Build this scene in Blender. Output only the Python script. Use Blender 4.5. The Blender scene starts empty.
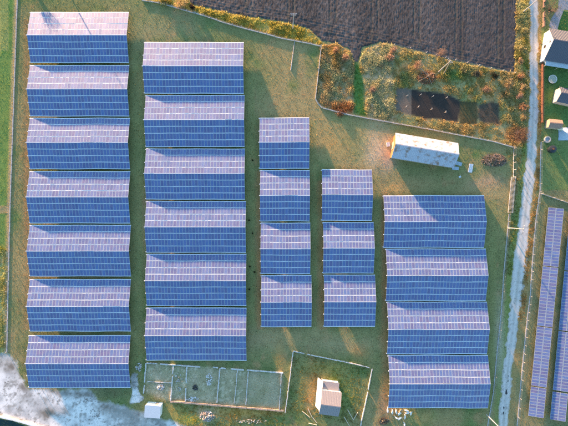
import bpy, bmesh, math, random
import numpy as np
from mathutils import Vector, Matrix, Euler, noise as mnoise

R = math.radians
random.seed(7); rng = np.random.default_rng(11)
scene = bpy.context.scene
C = scene.collection

# ------------------------------------------------------------------ camera, sky, sun, exposure
S = 0.31            # metres per photo pixel on the ground
H = 117.4           # height of the drone
cam_d = bpy.data.cameras.new('camera'); cam = bpy.data.objects.new('camera', cam_d); C.objects.link(cam)
cam_d.sensor_fit = 'HORIZONTAL'; cam_d.angle = 2*math.atan(568*S/2/H); cam_d.clip_end = 6000; cam_d.clip_start = 1
cam.location = (0, 0, H); cam.rotation_euler = (0, 0, 0); scene.camera = cam

SUN_EL = 5.0; SUN_AZ = -31.0     # azimuth clockwise from +Y
W = bpy.data.worlds.new('World'); scene.world = W; W.use_nodes = True
wn = W.node_tree.nodes; wl = W.node_tree.links; wn.clear()
sky = wn.new('ShaderNodeTexSky'); sky.sky_type = 'NISHITA'; sky.sun_disc = False
sky.sun_elevation = R(SUN_EL); sky.sun_rotation = R(SUN_AZ % 360); sky.air_density = 1.0; sky.dust_density = 0.4; sky.ozone_density = 2.3
bg = wn.new('ShaderNodeBackground'); bg.inputs['Strength'].default_value = 0.15
wo = wn.new('ShaderNodeOutputWorld'); wl.new(sky.outputs[0], bg.inputs[0]); wl.new(bg.outputs[0], wo.inputs[0])
sun_d = bpy.data.lights.new('sun', 'SUN'); sun_d.energy = 4.0; sun_d.angle = R(1.3); sun_d.color = (1.0, 0.58, 0.33)
sun = bpy.data.objects.new('sun', sun_d); C.objects.link(sun)
to_sun = Vector((math.sin(R(SUN_AZ))*math.cos(R(SUN_EL)), math.cos(R(SUN_AZ))*math.cos(R(SUN_EL)), math.sin(R(SUN_EL))))
sun.rotation_euler = (-to_sun).to_track_quat('-Z', 'Y').to_euler(); sun.location = to_sun*200
vs = scene.view_settings; vs.view_transform = 'Standard'; vs.look = 'None'; vs.gamma = 1; vs.use_curve_mapping = False
vs.exposure = 2.4
scene.cycles.max_bounces = 6; scene.cycles.use_denoising = False

# ------------------------------------------------------------------ helpers
def G(px, py, z=0.0):
    """ground-plan point (metres) of a photo pixel, for something at height z"""
    k = S*(1 - z/H)
    return ((px-284)*k, (213-py)*k)

def material(name, col, rough=0.8, spec=0.3, metal=0.0, var=0.0, scale=1.0, col2=None, mixlo=0.4, mixhi=0.6, bump=0.0, bscale=8.0,
             attr=None, rnd=0.0, coat=0.0, detail=6.0):
    m = bpy.data.materials.new(name); m.use_nodes = True
    n = m.node_tree.nodes; l = m.node_tree.links; b = n['Principled BSDF']
    b.inputs['Roughness'].default_value = rough; b.inputs['Specular IOR Level'].default_value = spec; b.inputs['Metallic'].default_value = metal
    if coat: b.inputs['Coat Weight'].default_value = coat; b.inputs['Coat Roughness'].default_value = 0.12
    tc = n.new('ShaderNodeTexCoord')
    if attr:
        a = n.new('ShaderNodeAttribute'); a.attribute_name = attr; out = a.outputs['Color']
    else:
        rg = n.new('ShaderNodeRGB'); rg.outputs[0].default_value = (*col, 1); out = rg.outputs[0]
    if col2 is not None:
        nz = n.new('ShaderNodeTexNoise'); nz.inputs['Scale'].default_value = scale; nz.inputs['Detail'].default_value = detail
        l.new(tc.outputs['Object'], nz.inputs['Vector'])
        mr = n.new('ShaderNodeMapRange'); mr.inputs[1].default_value = mixlo; mr.inputs[2].default_value = mixhi
        l.new(nz.outputs[0], mr.inputs[0])
        mx = n.new('ShaderNodeMixRGB'); mx.inputs[2].default_value = (*col2, 1)
        l.new(mr.outputs[0], mx.inputs[0]); l.new(out, mx.inputs[1]); out = mx.outputs[0]
    if var or rnd:
        hv = n.new('ShaderNodeHueSaturation'); l.new(out, hv.inputs['Color'])
        nz = n.new('ShaderNodeTexNoise'); nz.inputs['Scale'].default_value = scale*3.1; nz.inputs['Detail'].default_value = 5
        l.new(tc.outputs['Object'], nz.inputs['Vector'])
        mr = n.new('ShaderNodeMapRange'); mr.inputs[1].default_value = 0.25; mr.inputs[2].default_value = 0.75
        mr.inputs[3].default_value = 1-var; mr.inputs[4].default_value = 1+var
        l.new(nz.outputs[0], mr.inputs[0]); v = mr.outputs[0]
        if rnd:
            oi = n.new('ShaderNodeObjectInfo'); m2 = n.new('ShaderNodeMapRange'); m2.inputs[3].default_value = 1-rnd; m2.inputs[4].default_value = 1+rnd
            l.new(oi.outputs['Random'], m2.inputs[0]); mu = n.new('ShaderNodeMath'); mu.operation = 'MULTIPLY'
            l.new(v, mu.inputs[0]); l.new(m2.outputs[0], mu.inputs[1]); v = mu.outputs[0]
        l.new(v, hv.inputs['Value']); out = hv.outputs[0]
    l.new(out, b.inputs['Base Color'])
    if bump:
        nz = n.new('ShaderNodeTexNoise'); nz.inputs['Scale'].default_value = bscale; nz.inputs['Detail'].default_value = 6
        l.new(tc.outputs['Object'], nz.inputs['Vector'])
        bp = n.new('ShaderNodeBump'); bp.inputs['Distance'].default_value = bump; l.new(nz.outputs[0], bp.inputs['Height'])
        l.new(bp.outputs[0], b.inputs['Normal'])
    return m

def newmesh(name, verts, faces, mats, midx=None, smooth=False):
    me = bpy.data.meshes.new(name); me.from_pydata([tuple(v) for v in verts], [], [tuple(f) for f in faces])
    for m in (mats if isinstance(mats, (list, tuple)) else [mats]): me.materials.append(m)
    if midx is not None: me.polygons.foreach_set('material_index', np.array(midx, dtype=np.int32))
    if smooth: me.polygons.foreach_set('use_smooth', np.ones(len(me.polygons), dtype=bool))
    me.update(); return me

def link(name, me, parent=None, loc=(0,0,0), rot=(0,0,0)):
    o = bpy.data.objects.new(name, me); C.objects.link(o); o.location = loc; o.rotation_euler = rot
    if parent: o.parent = parent
    return o
def tag(o, label=None, cat=None, group=None, kind=None):
    if label: o['label'] = label
    if cat: o['category'] = cat
    if group: o['group'] = group
    if kind: o['kind'] = kind
    return o
def empty(name, loc=(0,0,0), rz=0.0):
    o = bpy.data.objects.new(name, None); C.objects.link(o); o.location = loc; o.rotation_euler = (0,0,rz); o.empty_display_size = .3
    return o

class MB:
    def __init__(s): s.v = []; s.f = []; s.mi = []
    def add(s, vs_, fs, mi=0):
        b = len(s.v); s.v += [tuple(v) for v in vs_]; s.f += [tuple(i+b for i in f) for f in fs]; s.mi += [mi]*len(fs)
    def box(s, c, d, rz=0.0, mi=0, M=None):
        x, y, z = d[0]/2, d[1]/2, d[2]/2
        vv = [Vector((sx*x, sy*y, sz*z)) for sz in (-1,1) for sy in (-1,1) for sx in (-1,1)]
        rm = M or Matrix.Rotation(rz, 3, 'Z')
        s.add([rm @ v + Vector(c) for v in vv], [(0,2,3,1),(4,5,7,6),(0,1,5,4),(2,6,7,3),(0,4,6,2),(1,3,7,5)], mi)
    def tube(s, a, b, r0, r1=None, n=7, mi=0):
        r1 = r0 if r1 is None else r1
        a = Vector(a); b = Vector(b); d = (b-a).normalized(); q = d.to_track_quat('Z', 'Y')
        vv = []
        for p, r in ((a, r0), (b, r1)):
            for i in range(n):
                t = 2*math.pi*i/n; vv.append(p + q @ Vector((r*math.cos(t), r*math.sin(t), 0)))
        s.add(vv, [(i, (i+1)%n, n+(i+1)%n, n+i) for i in range(n)] + [tuple(range(n-1,-1,-1)), tuple(range(n, 2*n))], mi)
    def prism(s, pts, z0, z1, mi=0):
        n = len(pts); s.add([(p[0],p[1],z0) for p in pts]+[(p[0],p[1],z1) for p in pts],
            [(i,(i+1)%n,n+(i+1)%n,n+i) for i in range(n)]+[tuple(range(n-1,-1,-1)), tuple(range(n,2*n))], mi)
    def build(s, name, mats, parent=None, loc=(0,0,0), rot=(0,0,0), smooth=False):
        return link(name, newmesh(name, s.v, s.f, mats, s.mi, smooth), parent, loc, rot)

def in_poly(x, y, poly):
    ins = np.zeros(x.shape, bool); n = len(poly)
    for i in range(n):
        x0, y0 = poly[i]; x1, y1 = poly[(i+1)%n]
        c = ((y0 > y) != (y1 > y)) & (x < (x1-x0)*(y-y0)/((y1-y0) or 1e-9)+x0)
        ins ^= c
    return ins
def edge_dist(x, y, poly, closed=True):
    d = np.full(x.shape, 1e9); n = len(poly)
    for i in range(n if closed else n-1):
        x0, y0 = poly[i]; x1, y1 = poly[(i+1)%n]; dx, dy = x1-x0, y1-y0
        t = np.clip(((x-x0)*dx+(y-y0)*dy)/(dx*dx+dy*dy+1e-9), 0, 1)
        d = np.minimum(d, np.hypot(x-x0-t*dx, y-y0-t*dy))
    return d
_perm = rng.random((256, 256))
def vnoise(x, y, sc):
    """value noise 0..1, vectorised"""
    x = x/sc+1000; y = y/sc+1000; xi = np.floor(x).astype(int); yi = np.floor(y).astype(int); fx = x-xi; fy = y-yi
    fx = fx*fx*(3-2*fx); fy = fy*fy*(3-2*fy); g = lambda a, b: _perm[a % 256, b % 256]
    return (g(xi,yi)*(1-fx)+g(xi+1,yi)*fx)*(1-fy)+(g(xi,yi+1)*(1-fx)+g(xi+1,yi+1)*fx)*fy
def fbm(x, y, sc): return (vnoise(x,y,sc)*.5+vnoise(x+37,y+11,sc/2)*.27+vnoise(x-51,y+73,sc/4)*.15+vnoise(x+9,y-90,sc/8)*.08)

# ------------------------------------------------------------------ ground colours as they lie in the place (photo-pixel plan coordinates)
FIELD = [(186,-3),(192,5),(215,10),(242,16),(284,22),(309,29),(321,41.5),(335,43),(349,50),(353,62),(358,62),(363,48),(380,42.5),(394,45),(426,53.5),(455,61),(490,68),(514.5,73),(516,30),(517,-60),(180,-60)]
YARD = [(-60,356),(6,353),(16,362),(20,376),(27,389),(60,390.5),(88,389),(98,400),(118,404),(131,409),(150,414),(165,420),(185,427),(240,440),(36,427),(12,418),(0,416),(-60,408)]
WEED_A = [(322,46),(336,44),(350,52),(354,62),(353,80),(354,105),(352,115),(335,111),(317,101),(319,70)]
GREEN_S = [(354,62),(360,64),(364,85),(364,100),(366,116),(354,113),(353,85)]
WEED_B = [(360,64),(364,50),(380,43),(395,46),(394,60),(394,86),(394,112),(396,121),(366,115),(366,90)]
WEED_C = [(395,46),(426,54),(455,62),(514,74),(529,60),(529,107),(524,148),(512,146),(470,136),(426,127),(396,121),(394,86)]
BURNT = [(396,87),(428,91),(445,93),(453,96),(462,101),(458,122),(425,119),(395,111)]
BARE_P = [(478,104),(490,102),(500,103),(500,124),(482,123),(478,118)]
STRIP_R = [(516,0),(529,0),(529,107),(524,148),(514,148),(515,73)]
STRIP_T = [(142,0),(188,0),(193,6),(242,17),(284,23),(309,30),(321,43),(321,46),(283,38),(242,27),(204,15),(179,8),(160,3)]
def ground_rgb(px, py):
    """linear albedo of soil or sward at plan position (photo pixels)"""
    shp = px.shape; c = np.zeros(shp+(3,))
    def mix(m, col):
        m = np.clip(m, 0, 1)[..., None]; nonlocal c; c = c*(1-m)+np.array(col)*m
    n1 = fbm(px, py, 60.); n2 = fbm(px+300, py+90, 22.); n3 = fbm(px-120, py+400, 9.)
    mix(np.ones(shp), (0.105, 0.120, 0.060))
    mix((n1-.42)*3.2, (0.165, 0.145, 0.085))
    mix((n2-.52)*4.0, (0.070, 0.110, 0.045))
    mix((n3-.62)*4.0, (0.18, 0.135, 0.08))
    def pm(poly, feather=3, wob=4):
        d = edge_dist(px, py, poly); d = np.where(in_poly(px, py, poly), d, -d)
        return np.clip((d+(n3-.5)*wob)/feather+.5, 0, 1)
    # brown strips along the arrays' left edges, green shade painted in on the right
    for x0, y0, y1 in ((26,20,330),(259,170,330),(321,180,330),(384,190,400)):
        mix(np.exp(-((px-x0-1)/4)**2)*((py>y0)&(py<y1))*(.3+n2)*.9, (0.20,0.125,0.07))
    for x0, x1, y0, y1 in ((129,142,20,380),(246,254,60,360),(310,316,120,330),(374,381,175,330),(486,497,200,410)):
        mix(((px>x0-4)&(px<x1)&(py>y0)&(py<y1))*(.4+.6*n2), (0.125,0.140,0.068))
    g = lambda x0, y0, sx, sy: np.exp(-((px-x0)/sx)**2-((py-y0)/sy)**2)
    mix(g(377,146,14,20)*1.3*(n3+.35), (0.30,0.25,0.21)); mix(g(388,160,7,12)*1.0, (0.22,0.17,0.15))
    mix(g(345,135,40,22)*.7, (0.20,0.165,0.085)); mix(g(330,145,12,9)*.5, (.24,.16,.07))
    mix(g(393,188,9,4)*1.0, (0.30,0.19,0.07)); mix(g(405,185,40,9)*.6, (0.20,0.15,0.09))
    mix(g(490,182,18,7)*.8*(n3+.3), (0.22,0.16,0.13)); mix(g(300,160,12,30)*.3, (0.19,0.14,0.08))
    mix(g(277,60,20,30)*.6, (0.20,0.16,0.09)); mix(g(262,340,40,14)*.7, (0.19,0.16,0.11)); mix(g(340,345,40,9)*.7, (0.16,0.15,0.10))
    mix(g(360,352,8,8)*.8, (0.22,0.14,0.07)); mix(g(384,410,9,14)*.9*(n3+.35), (0.17,0.12,0.09)); mix(g(420,418,30,8)*.4,(.17,.16,.08))
    mix(g(425,417,9,10)*.5,(.2,.15,.07)); mix(g(384,421,5,3)*1.2,(.06,.035,.03))
    mix(g(22,262,9,18)*.7, (0.20,0.16,0.09)); mix(g(160,30,50,22)*.5,(.15,.15,.10))
    # left margin outside the fence
    fx = np.interp(py, [0,107,213,320,352], [17.5,13.5,10,7.6,7])
    mix((px < fx)*1.0, (0.13,0.16,0.05)); 
    mix(((px < fx-2.5)&(px > 1)&(py<60))*(.5+n3), (0.055,0.12,0.04)); mix(((px < fx-4)&(py>=55)&(py<245))*(.55+.6*n3), (0.07,0.13,0.045))
    mix(((px < fx-2)&(py>250)&(py<352))*(.3+n3), (0.22,0.22,0.12)); mix(((px<8)&(py<50))*(.4), (.2,.2,.1))
    mix(np.exp(-((px-fx+1.5)/1.8)**2)*.8, (0.24,0.18,0.11)); mix(((px<9)&(abs(py-210)<4))*.6,(.22,.16,.12)); mix(((px<9)&(abs(py-252-(9-px)*1.2)<3))*.6,(.24,.2,.14))
    # weedy ground between the field and the fence
    mix(pm(STRIP_T), (0.24,0.19,0.07)); mix(pm(STRIP_T)*(n3>.52), (0.15,0.15,0.045)); mix(pm(WEED_A), (0.22,0.185,0.135)); mix(pm(WEED_A)*(n3-.45)*4, (0.11,0.11,0.06))
    mix(pm(WEED_A)*g(340,110,22,7)*1.2,(.22,.10,.05)); mix(pm(WEED_A)*g(337,50,12,8),(.27,.16,.07))
    mix(pm(WEED_B), (0.27,0.21,0.155)); mix(pm(WEED_B)*(n2-.5)*4, (0.22,0.175,0.13)); mix(pm(GREEN_S), (0.055,0.115,0.035))
    mix(pm(WEED_C), (0.18,0.17,0.105)); mix(pm(WEED_C)*(n2-.42)*4, (0.11,0.14,0.065)); mix(pm(WEED_C)*(n3-.55)*5, (0.25,0.16,0.08))
    mix(g(454,75,14,8)*.9,(.06,.12,.04)); mix(g(485,88,9,6)*.8,(.27,.18,.10)); mix(g(415,69,9,7)*.7,(.26,.18,.10))
    mix(pm(STRIP_R), (0.26,0.20,0.125)); mix(pm(STRIP_R)*(n3-.5)*5, (0.12,0.14,0.05)); mix(g(518,136,11,9)*1.2,(.22,.13,.09))
    mix(pm(BURNT,2,2), (0.022,0.022,0.026)); mix(pm(BURNT,2,2)*(px<411)*.6, (0.11,0.10,0.10)); mix(pm(BARE_P,3,3)*.95,(0.036,0.033,0.035))
    mix(((px>459)&(px<478)&(py>102)&(py<124))*.92,(0.035,0.036,0.024))
    # verges of the road and plots to the right
    rl = np.interp(py, [0,107,157,213,276,320,370,426], [529,529.3,526.5,520,512,509,504,498.5])
    rr = np.interp(py, [0,107,157,213,276,320,370,426], [537.5,538,536,531,525.5,519.5,512.5,508.5])
    mix(((px>rl-5)&(px<=rl)&(py>140))*(.3+n3)*.9,(.10,.14,.05)); mix(((px>rr-1)&(px<rr+5)&(py>0))*(.5+.5*n3),(.19,.14,.075))
    mix(((px>rr+5)&(py>190))*.6,(.115,.115,.075)); mix(((px>541)&(py<190))*.75,(.075,.12,.05)); mix(((px>544)&(py>60)&(py<125))*.8,(.045,.10,.035))
    mix(g(548,12,6,14)*.8,(.14,.12,.07)); mix(g(500,345,5,40)*.8*(n3+.3),(.23,.24,.22)); mix(g(521,395,9,30)*.3,(.2,.18,.1)); mix(g(523,250,3,30)*.4,(.2,.13,.06))
    # concrete yard fringe, garden enclosure and shed enclosure
    mix(g(60,392,60,9)*.45,(.2,.19,.16)); mix(g(112,394,18,6)*.9,(.07,.085,.05)); mix(pm([(147,363),(283,373),(280,410),(171,401),(145,393)],3,3)*(.35+.9*n3),(.20,.195,.16)); mix(pm([(147,363),(283,373),(280,410),(171,401),(145,393)],3,3)*np.clip((vnoise(px,py,1.6)-.66)*6,0,1)*(px<245)*.45,(.36,.36,.34)); mix(g(245,412,40,5)*.8*(n3+.4),(.27,.17,.06))
    mix(g(207,416,9,6)*1.1*(n3+.2),(.33,.30,.29)); mix(g(176,412,10,7)*.7,(.2,.17,.06)); mix(g(193,420,16,5)*.8,(.2,.2,.05)); mix(g(345,395,18,22)*.7,(.085,.13,.045)); mix(g(314,388,8,22)*.8*(n3+.4),(.25,.16,.08)); mix(g(328,368,24,6)*.6,(.16,.16,.06))
    mix(g(280,358,5,14)*.5,(.26,.16,.07))
    return c*(1.22+0.42*fbm(px+77, py+33, 4.))[..., None]*np.array([1.56,1.38,1.04])

M_grnd = material('meadow_soil', (1,1,1), 0.95, 0.1, var=0.26, scale=.9, attr='soil', bump=0.025, bscale=2.2)
def graded(lim, step, far):
    c = np.arange(-lim, lim+step/2, step); e = lim*np.array([1.08,1.25,1.6,2.2,3.5,6,11,20])
    e = e[e < far]; return np.concatenate([-e[::-1], c, e])
gx = graded(100, .6, 1900); gy = graded(76, .6, 1900)
X, Y = np.meshgrid(gx, gy); nx, ny = len(gx), len(gy)
V = np.stack([X.ravel(), Y.ravel(), np.zeros(X.size)], 1)
idx = np.arange(nx*ny).reshape(ny, nx)
F = np.stack([idx[:-1,:-1], idx[:-1,1:], idx[1:,1:], idx[1:,:-1]], -1).reshape(-1, 4)
def fastmesh(name, V, F, mat, col=None, smooth=False):
    me = bpy.data.meshes.new(name); k = F.shape[1]
    me.vertices.add(len(V)); me.vertices.foreach_set('co', V.astype(np.float32).ravel())
    me.loops.add(F.size); me.loops.foreach_set('vertex_index', F.astype(np.int32).ravel())
    me.polygons.add(len(F)); me.polygons.foreach_set('loop_start', (np.arange(len(F))*k).astype(np.int32))
    if smooth: me.polygons.foreach_set('use_smooth', np.ones(len(F), dtype=bool))
    me.update(calc_edges=True); me.materials.append(mat)
    if col is not None:
        a = me.color_attributes.new('soil', 'FLOAT_COLOR', 'POINT')
        a.data.foreach_set('color', np.concatenate([col, np.ones((len(col),1))], 1).astype(np.float32).ravel())
    return me
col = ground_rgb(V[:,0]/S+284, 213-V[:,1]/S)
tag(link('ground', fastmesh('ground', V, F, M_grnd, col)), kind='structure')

# ------------------------------------------------------------------ ploughed field: a relief of furrows
fpx = [G(*p) for p in FIELD]
xs_ = np.arange(G(183,0)[0], G(519,0)[0], .16); ys_ = np.arange(G(0,76)[1], G(0,-45)[1], .28)
X, Y = np.meshgrid(xs_, ys_); ins = in_poly(X, Y, fpx); d = edge_dist(X, Y, fpx)+(fbm(X, Y, 1.5)-.5)*1.0
wob = (fbm(X*0, Y, 30)-.5)*1.2
fur = np.sin((X+wob)/.62*2*math.pi)*.5*(.6+.8*vnoise(X, Y*.3, 5)); clod = fbm(X, Y, .9)
track = np.exp(-((np.abs((X+wob+4) % 13.0-6.5)-.9)/.28)**2)
Z = .07+.028*fur*(1-track)*(.3+vnoise(X,Y,2.2))+.06*(clod-.5)+.06*(vnoise(X*1.6,Y,.5)-.5)-.06*track
# headland across the bottom, ploughed the other way
dl = edge_dist(X, Y, [G(*p) for p in [(186,3),(242,16),(284,22),(309,29),(394,45),(455,61),(514,73)]], False)
head = np.clip((4.5-dl)/1.5, 0, 1); Z = Z*(1-head)+head*(.07+.03*np.sin((dl+.25*vnoise(X,Y,3))/.8*2*math.pi)*(.3+vnoise(X,Y,2.2))+.2*(clod-.5))
Z = np.maximum(Z, .012)*np.clip(d/.6, 0, 1)+.008
m = ins & (d > 0); idx = -np.ones(X.shape, int); 
q = m[:-1,:-1]&m[:-1,1:]&m[1:,1:]&m[1:,:-1]
use = np.zeros(X.shape, bool); use[:-1,:-1]|=q; use[:-1,1:]|=q; use[1:,1:]|=q; use[1:,:-1]|=q
idx[use] = np.arange(use.sum())
V = np.stack([X[use], Y[use], Z[use]], 1); F = np.stack([idx[:-1,:-1], idx[:-1,1:], idx[1:,1:], idx[1:,:-1]], -1)[q]
cc = np.array([0.078,0.069,0.064])*(0.45+1.1*vnoise(V[:,0]*2,V[:,1],.55))[:,None]*(.55+.6*vnoise(V[:,0], V[:,1]*.06, 2.5)+.35*vnoise(V[:,0], V[:,1]*.1, 9))[:,None]
px_ = V[:,0]/S+284; py_ = 213-V[:,1]/S
dry = np.clip((px_-400)/60, 0, 1)*.35*(.4+vnoise(V[:,0], V[:,1]*.2, 3)); cc = cc*(1-dry[:,None])+np.array([.075,.066,.064])*dry[:,None]
grn = (track[use]*.3*(vnoise(V[:,0],V[:,1],2)>.45))[:,None]; cc = cc*(1-grn)+np.array([.13,.12,.075])*grn
M_field = material('ploughed_soil', (1,1,1), 0.9, 0.25, var=.3, scale=1.5, attr='soil', bump=.05, bscale=6)
tag(link('ploughed_field', fastmesh('ploughed_field', V, F, M_field, cc)), kind='structure')

# ------------------------------------------------------------------ flat sheets: road, yard, paths, puddles
def ragged(poly, step, amp, seed=0):
    out = []; n = len(poly)
    for i in range(n):
        a = Vector(poly[i]); b = Vector(poly[(i+1)%n]); k = max(1, int((b-a).length/step)); nn = Vector((-(b-a).y, (b-a).x)).normalized() if (b-a).length else Vector((0,0))
        for j in range(k):
            p = a.lerp(b, j/k); w = mnoise.noise(Vector((p.x*.6, p.y*.6, seed)))+.6*mnoise.noise(Vector((p.x*2, p.y*2, seed+5)))
            out.append(p+nn*w*amp)
    return out
def sheet(name, poly_px, z, mat, amp=.25, step=.6, parent=None):
    pts = ragged([G(*p) for p in poly_px], step, amp, len(name)) if amp else [Vector(G(*p)) for p in poly_px]
    bm = bmesh.new(); vs_ = [bm.verts.new((p.x, p.y, z)) for p in pts]
    es = [bm.edges.new((vs_[i], vs_[(i+1)%len(vs_)])) for i in range(len(vs_))]
    bmesh.ops.triangle_fill(bm, edges=es, use_beauty=True)
    for f in bm.faces:
        if f.normal.z < 0: f.normal_flip()
    me = bpy.data.meshes.new(name); bm.to_mesh(me); bm.free(); me.materials.append(mat)
    return link(name, me, parent)
M_gravel = material('pale_gravel', (0.52,0.49,0.45), 0.9, 0.2, var=.22, scale=1.2, col2=(0.27,0.265,0.25), mixlo=.5, mixhi=.75, bump=.03, bscale=12)
M_verge = material('road_shoulder', (0.22,0.19,0.14), 0.95, 0.1, var=.3, scale=1.2, col2=(0.14,0.14,0.08), bump=.04, bscale=9)
M_conc = material('stained_concrete', (0.62,0.63,0.62), 0.85, 0.25, var=.16, scale=.35, col2=(0.27,0.26,0.23), mixlo=.52, mixhi=.66, bump=.012, bscale=6)
M_mud = material('wet_mud', (0.05,0.045,0.04), 0.25, 0.5, var=.2, scale=3)
M_tar = material('grey_paving', (0.30,0.31,0.34), 0.85, 0.2, var=.08, scale=1)
M_lawn = material('watered_lawn', (0.035,0.12,0.035), 0.95, 0.1, var=.3, scale=2, bump=.05, bscale=8)
RL = [(529.2,-40),(529.2,0),(529,107),(526.5,157),(520,213),(512,276),(509,320),(503.5,370),(498.5,426),(495,460)]
RR = [(537.4,-40),(537.4,0),(537.8,107),(536,157),(530.8,213),(525,276),(518.5,320),(512,370),(508.5,426),(505,460)]


for i, (x, y, a, b) in enumerate(((506.3,392,.9,3.2),(508,381,.5,1.0),(508.2,376,.45,.6),(503.8,408,.6,1.4),(503.5,413,.6,1.3),(526,185,.35,3.0))):
    p = [(x+a*math.cos(t)*(1+.3*math.sin(3*t+i)), y+b*math.sin(t)*(1+.2*math.cos(2*t+i))) for t in np.linspace(0, 2*math.pi, 15)[:-1]]
    o = tag(sheet('road_puddle', p, .012, M_mud, 0), kind='structure')
M_soft = material('weathered_ground_cover', (1,1,1), 0.9, 0.15, attr='soil', bump=.012, bscale=8, var=.07, scale=1.5)
def soft_sheet(name, poly, z, fn, cell, feather):
    """a ground sheet on a fine grid whose worn edge runs out into the soil around it; feather in photo pixels"""
    xs = [p[0] for p in poly]; ys = [max(-30,min(460,p[1])) for p in poly]; c = cell/S
    gx_ = np.arange(max(min(xs),-40)-3, min(max(xs),600)+3, c); gy_ = np.arange(min(ys)-3, max(ys)+3, c); X, Y = np.meshgrid(gx_, gy_)
    d = edge_dist(X, Y, poly); d = np.where(in_poly(X, Y, poly), d, -d)+(fbm(X*1.0, Y, 5.)-.5)*5*min(1,feather/1.5)
    m = d > -feather*.5; q = m[:-1,:-1]&m[:-1,1:]&m[1:,1:]&m[1:,:-1]; use = np.zeros(X.shape, bool); use[:-1,:-1]|=q; use[:-1,1:]|=q; use[1:,1:]|=q; use[1:,:-1]|=q
    idx = -np.ones(X.shape, int); idx[use] = np.arange(use.sum()); x, y, dd = X[use], Y[use], d[use]
    a = np.clip((dd+feather*.5)/feather, 0, 1)[:,None]; a = np.clip(a*1.3-.5*(fbm(x, y, 2.)[:,None]-.3)*(1-a)*2, 0, 1)
    cl = fn(x, y)*a+ground_rgb(x, y)*(1-a)
    F = np.stack([idx[1:,:-1], idx[1:,1:], idx[:-1,1:], idx[:-1,:-1]], -1)[q]
    return link(name, fastmesh(name, np.stack([(x-284)*S, (213-y)*S, np.full(len(x), z)], 1), F, M_soft, cl))
def yard_col(x, y):
    a = fbm(x, y*1.2, 28.); b = fbm(x+90, y-50, 9.); e = fbm(x-33, y+71, 2.2); c = np.ones((len(x),3))*np.array([.86,.83,.77])
    def mx(m, col): nonlocal c; m = np.clip(m,0,1)[:,None]; c = c*(1-m)+np.array(col)*m
    mx((b-.45)*4, (.54,.53,.50)); mx((a-.50)*6*(.3+e), (.34,.33,.29)); mx((fbm(x+200,y,5.)-.56)*6,(.40,.38,.34)); mx((e-.62)*6, (.30,.28,.25))
    g = lambda x0,y0,sx,sy: np.exp(-((x-x0)/sx)**2-((y-y0)/sy)**2)
    for x0,y0,sx,sy in ((24,387,6,5),(78,394,16,4),(47,414,9,6),(11,366,6,6),(104,408,9,5),(52,391,5,3)): mx(g(x0,y0,sx,sy)*1.3*(b+e*.6), (.24,.21,.17))
    sp = vnoise(x, y, .9)*fbm(x+5,y+8,14.); mx((sp-.50)*6, (.20,.18,.16)); return c
def road_col(x, y):
    l = np.interp(y, [p[1] for p in RL], [p[0] for p in RL]); r2 = np.interp(y, [p[1] for p in RR], [p[0] for p in RR]); t = (x-l)/(r2-l)
    c = np.ones((len(x),3))*np.array([.58,.55,.50]); n_ = fbm(x*2, y*.5, 6.)
    def mx(m, col): nonlocal c; m = np.clip(m,0,1)[:,None]; c = c*(1-m)+np.array(col)*m
    rut = np.exp(-((t-.27)/.12)**2)+np.exp(-((t-.73)/.12)**2); mx(rut*(.4+n_*.8), (.68,.64,.58)); mx((1-rut)*np.exp(-((t-.5)/.13)**2)*(n_-.25)*2, (.48,.45,.38))
    mx((fbm(x*1.5, y, 3.)-.58)*4, (.36,.33,.29)); mx((vnoise(x, y, .8)-.84)*5, (.25,.22,.2)); return c
tag(soft_sheet('road', RL+RR[::-1], .006, road_col, .25, 2.2), kind='structure')
tag(soft_sheet('concrete_yard', YARD, .008, yard_col, .28, 5.0), kind='structure')
tag(soft_sheet('concrete_path', [(130,404),(133,390),(131,378),(134,371),(138,374),(138,384),(140,392),(144,398),(139,403)], .012, yard_col, .25, 2.0), kind='structure')
tag(sheet('driveway', [(549,26),(551,19),(558,8),(560,-20),(600,-20),(600,14),(564,9.5),(560,20),(557,31),(552,29)], .006, M_tar, .08), kind='structure')
tag(sheet('lawn', [(563.5,11),(600,20),(600,42),(567,33),(557.5,30.5),(560,20)], .010, M_lawn, .1), kind='structure')
tag(sheet('pond', [(-60,412),(0,419),(12,421),(36,430),(30,470),(-60,470)], .005, material('dark_water', (0.008,0.035,0.03), 0.12, 0.5, var=.1, scale=1), .05), kind='structure')

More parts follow.
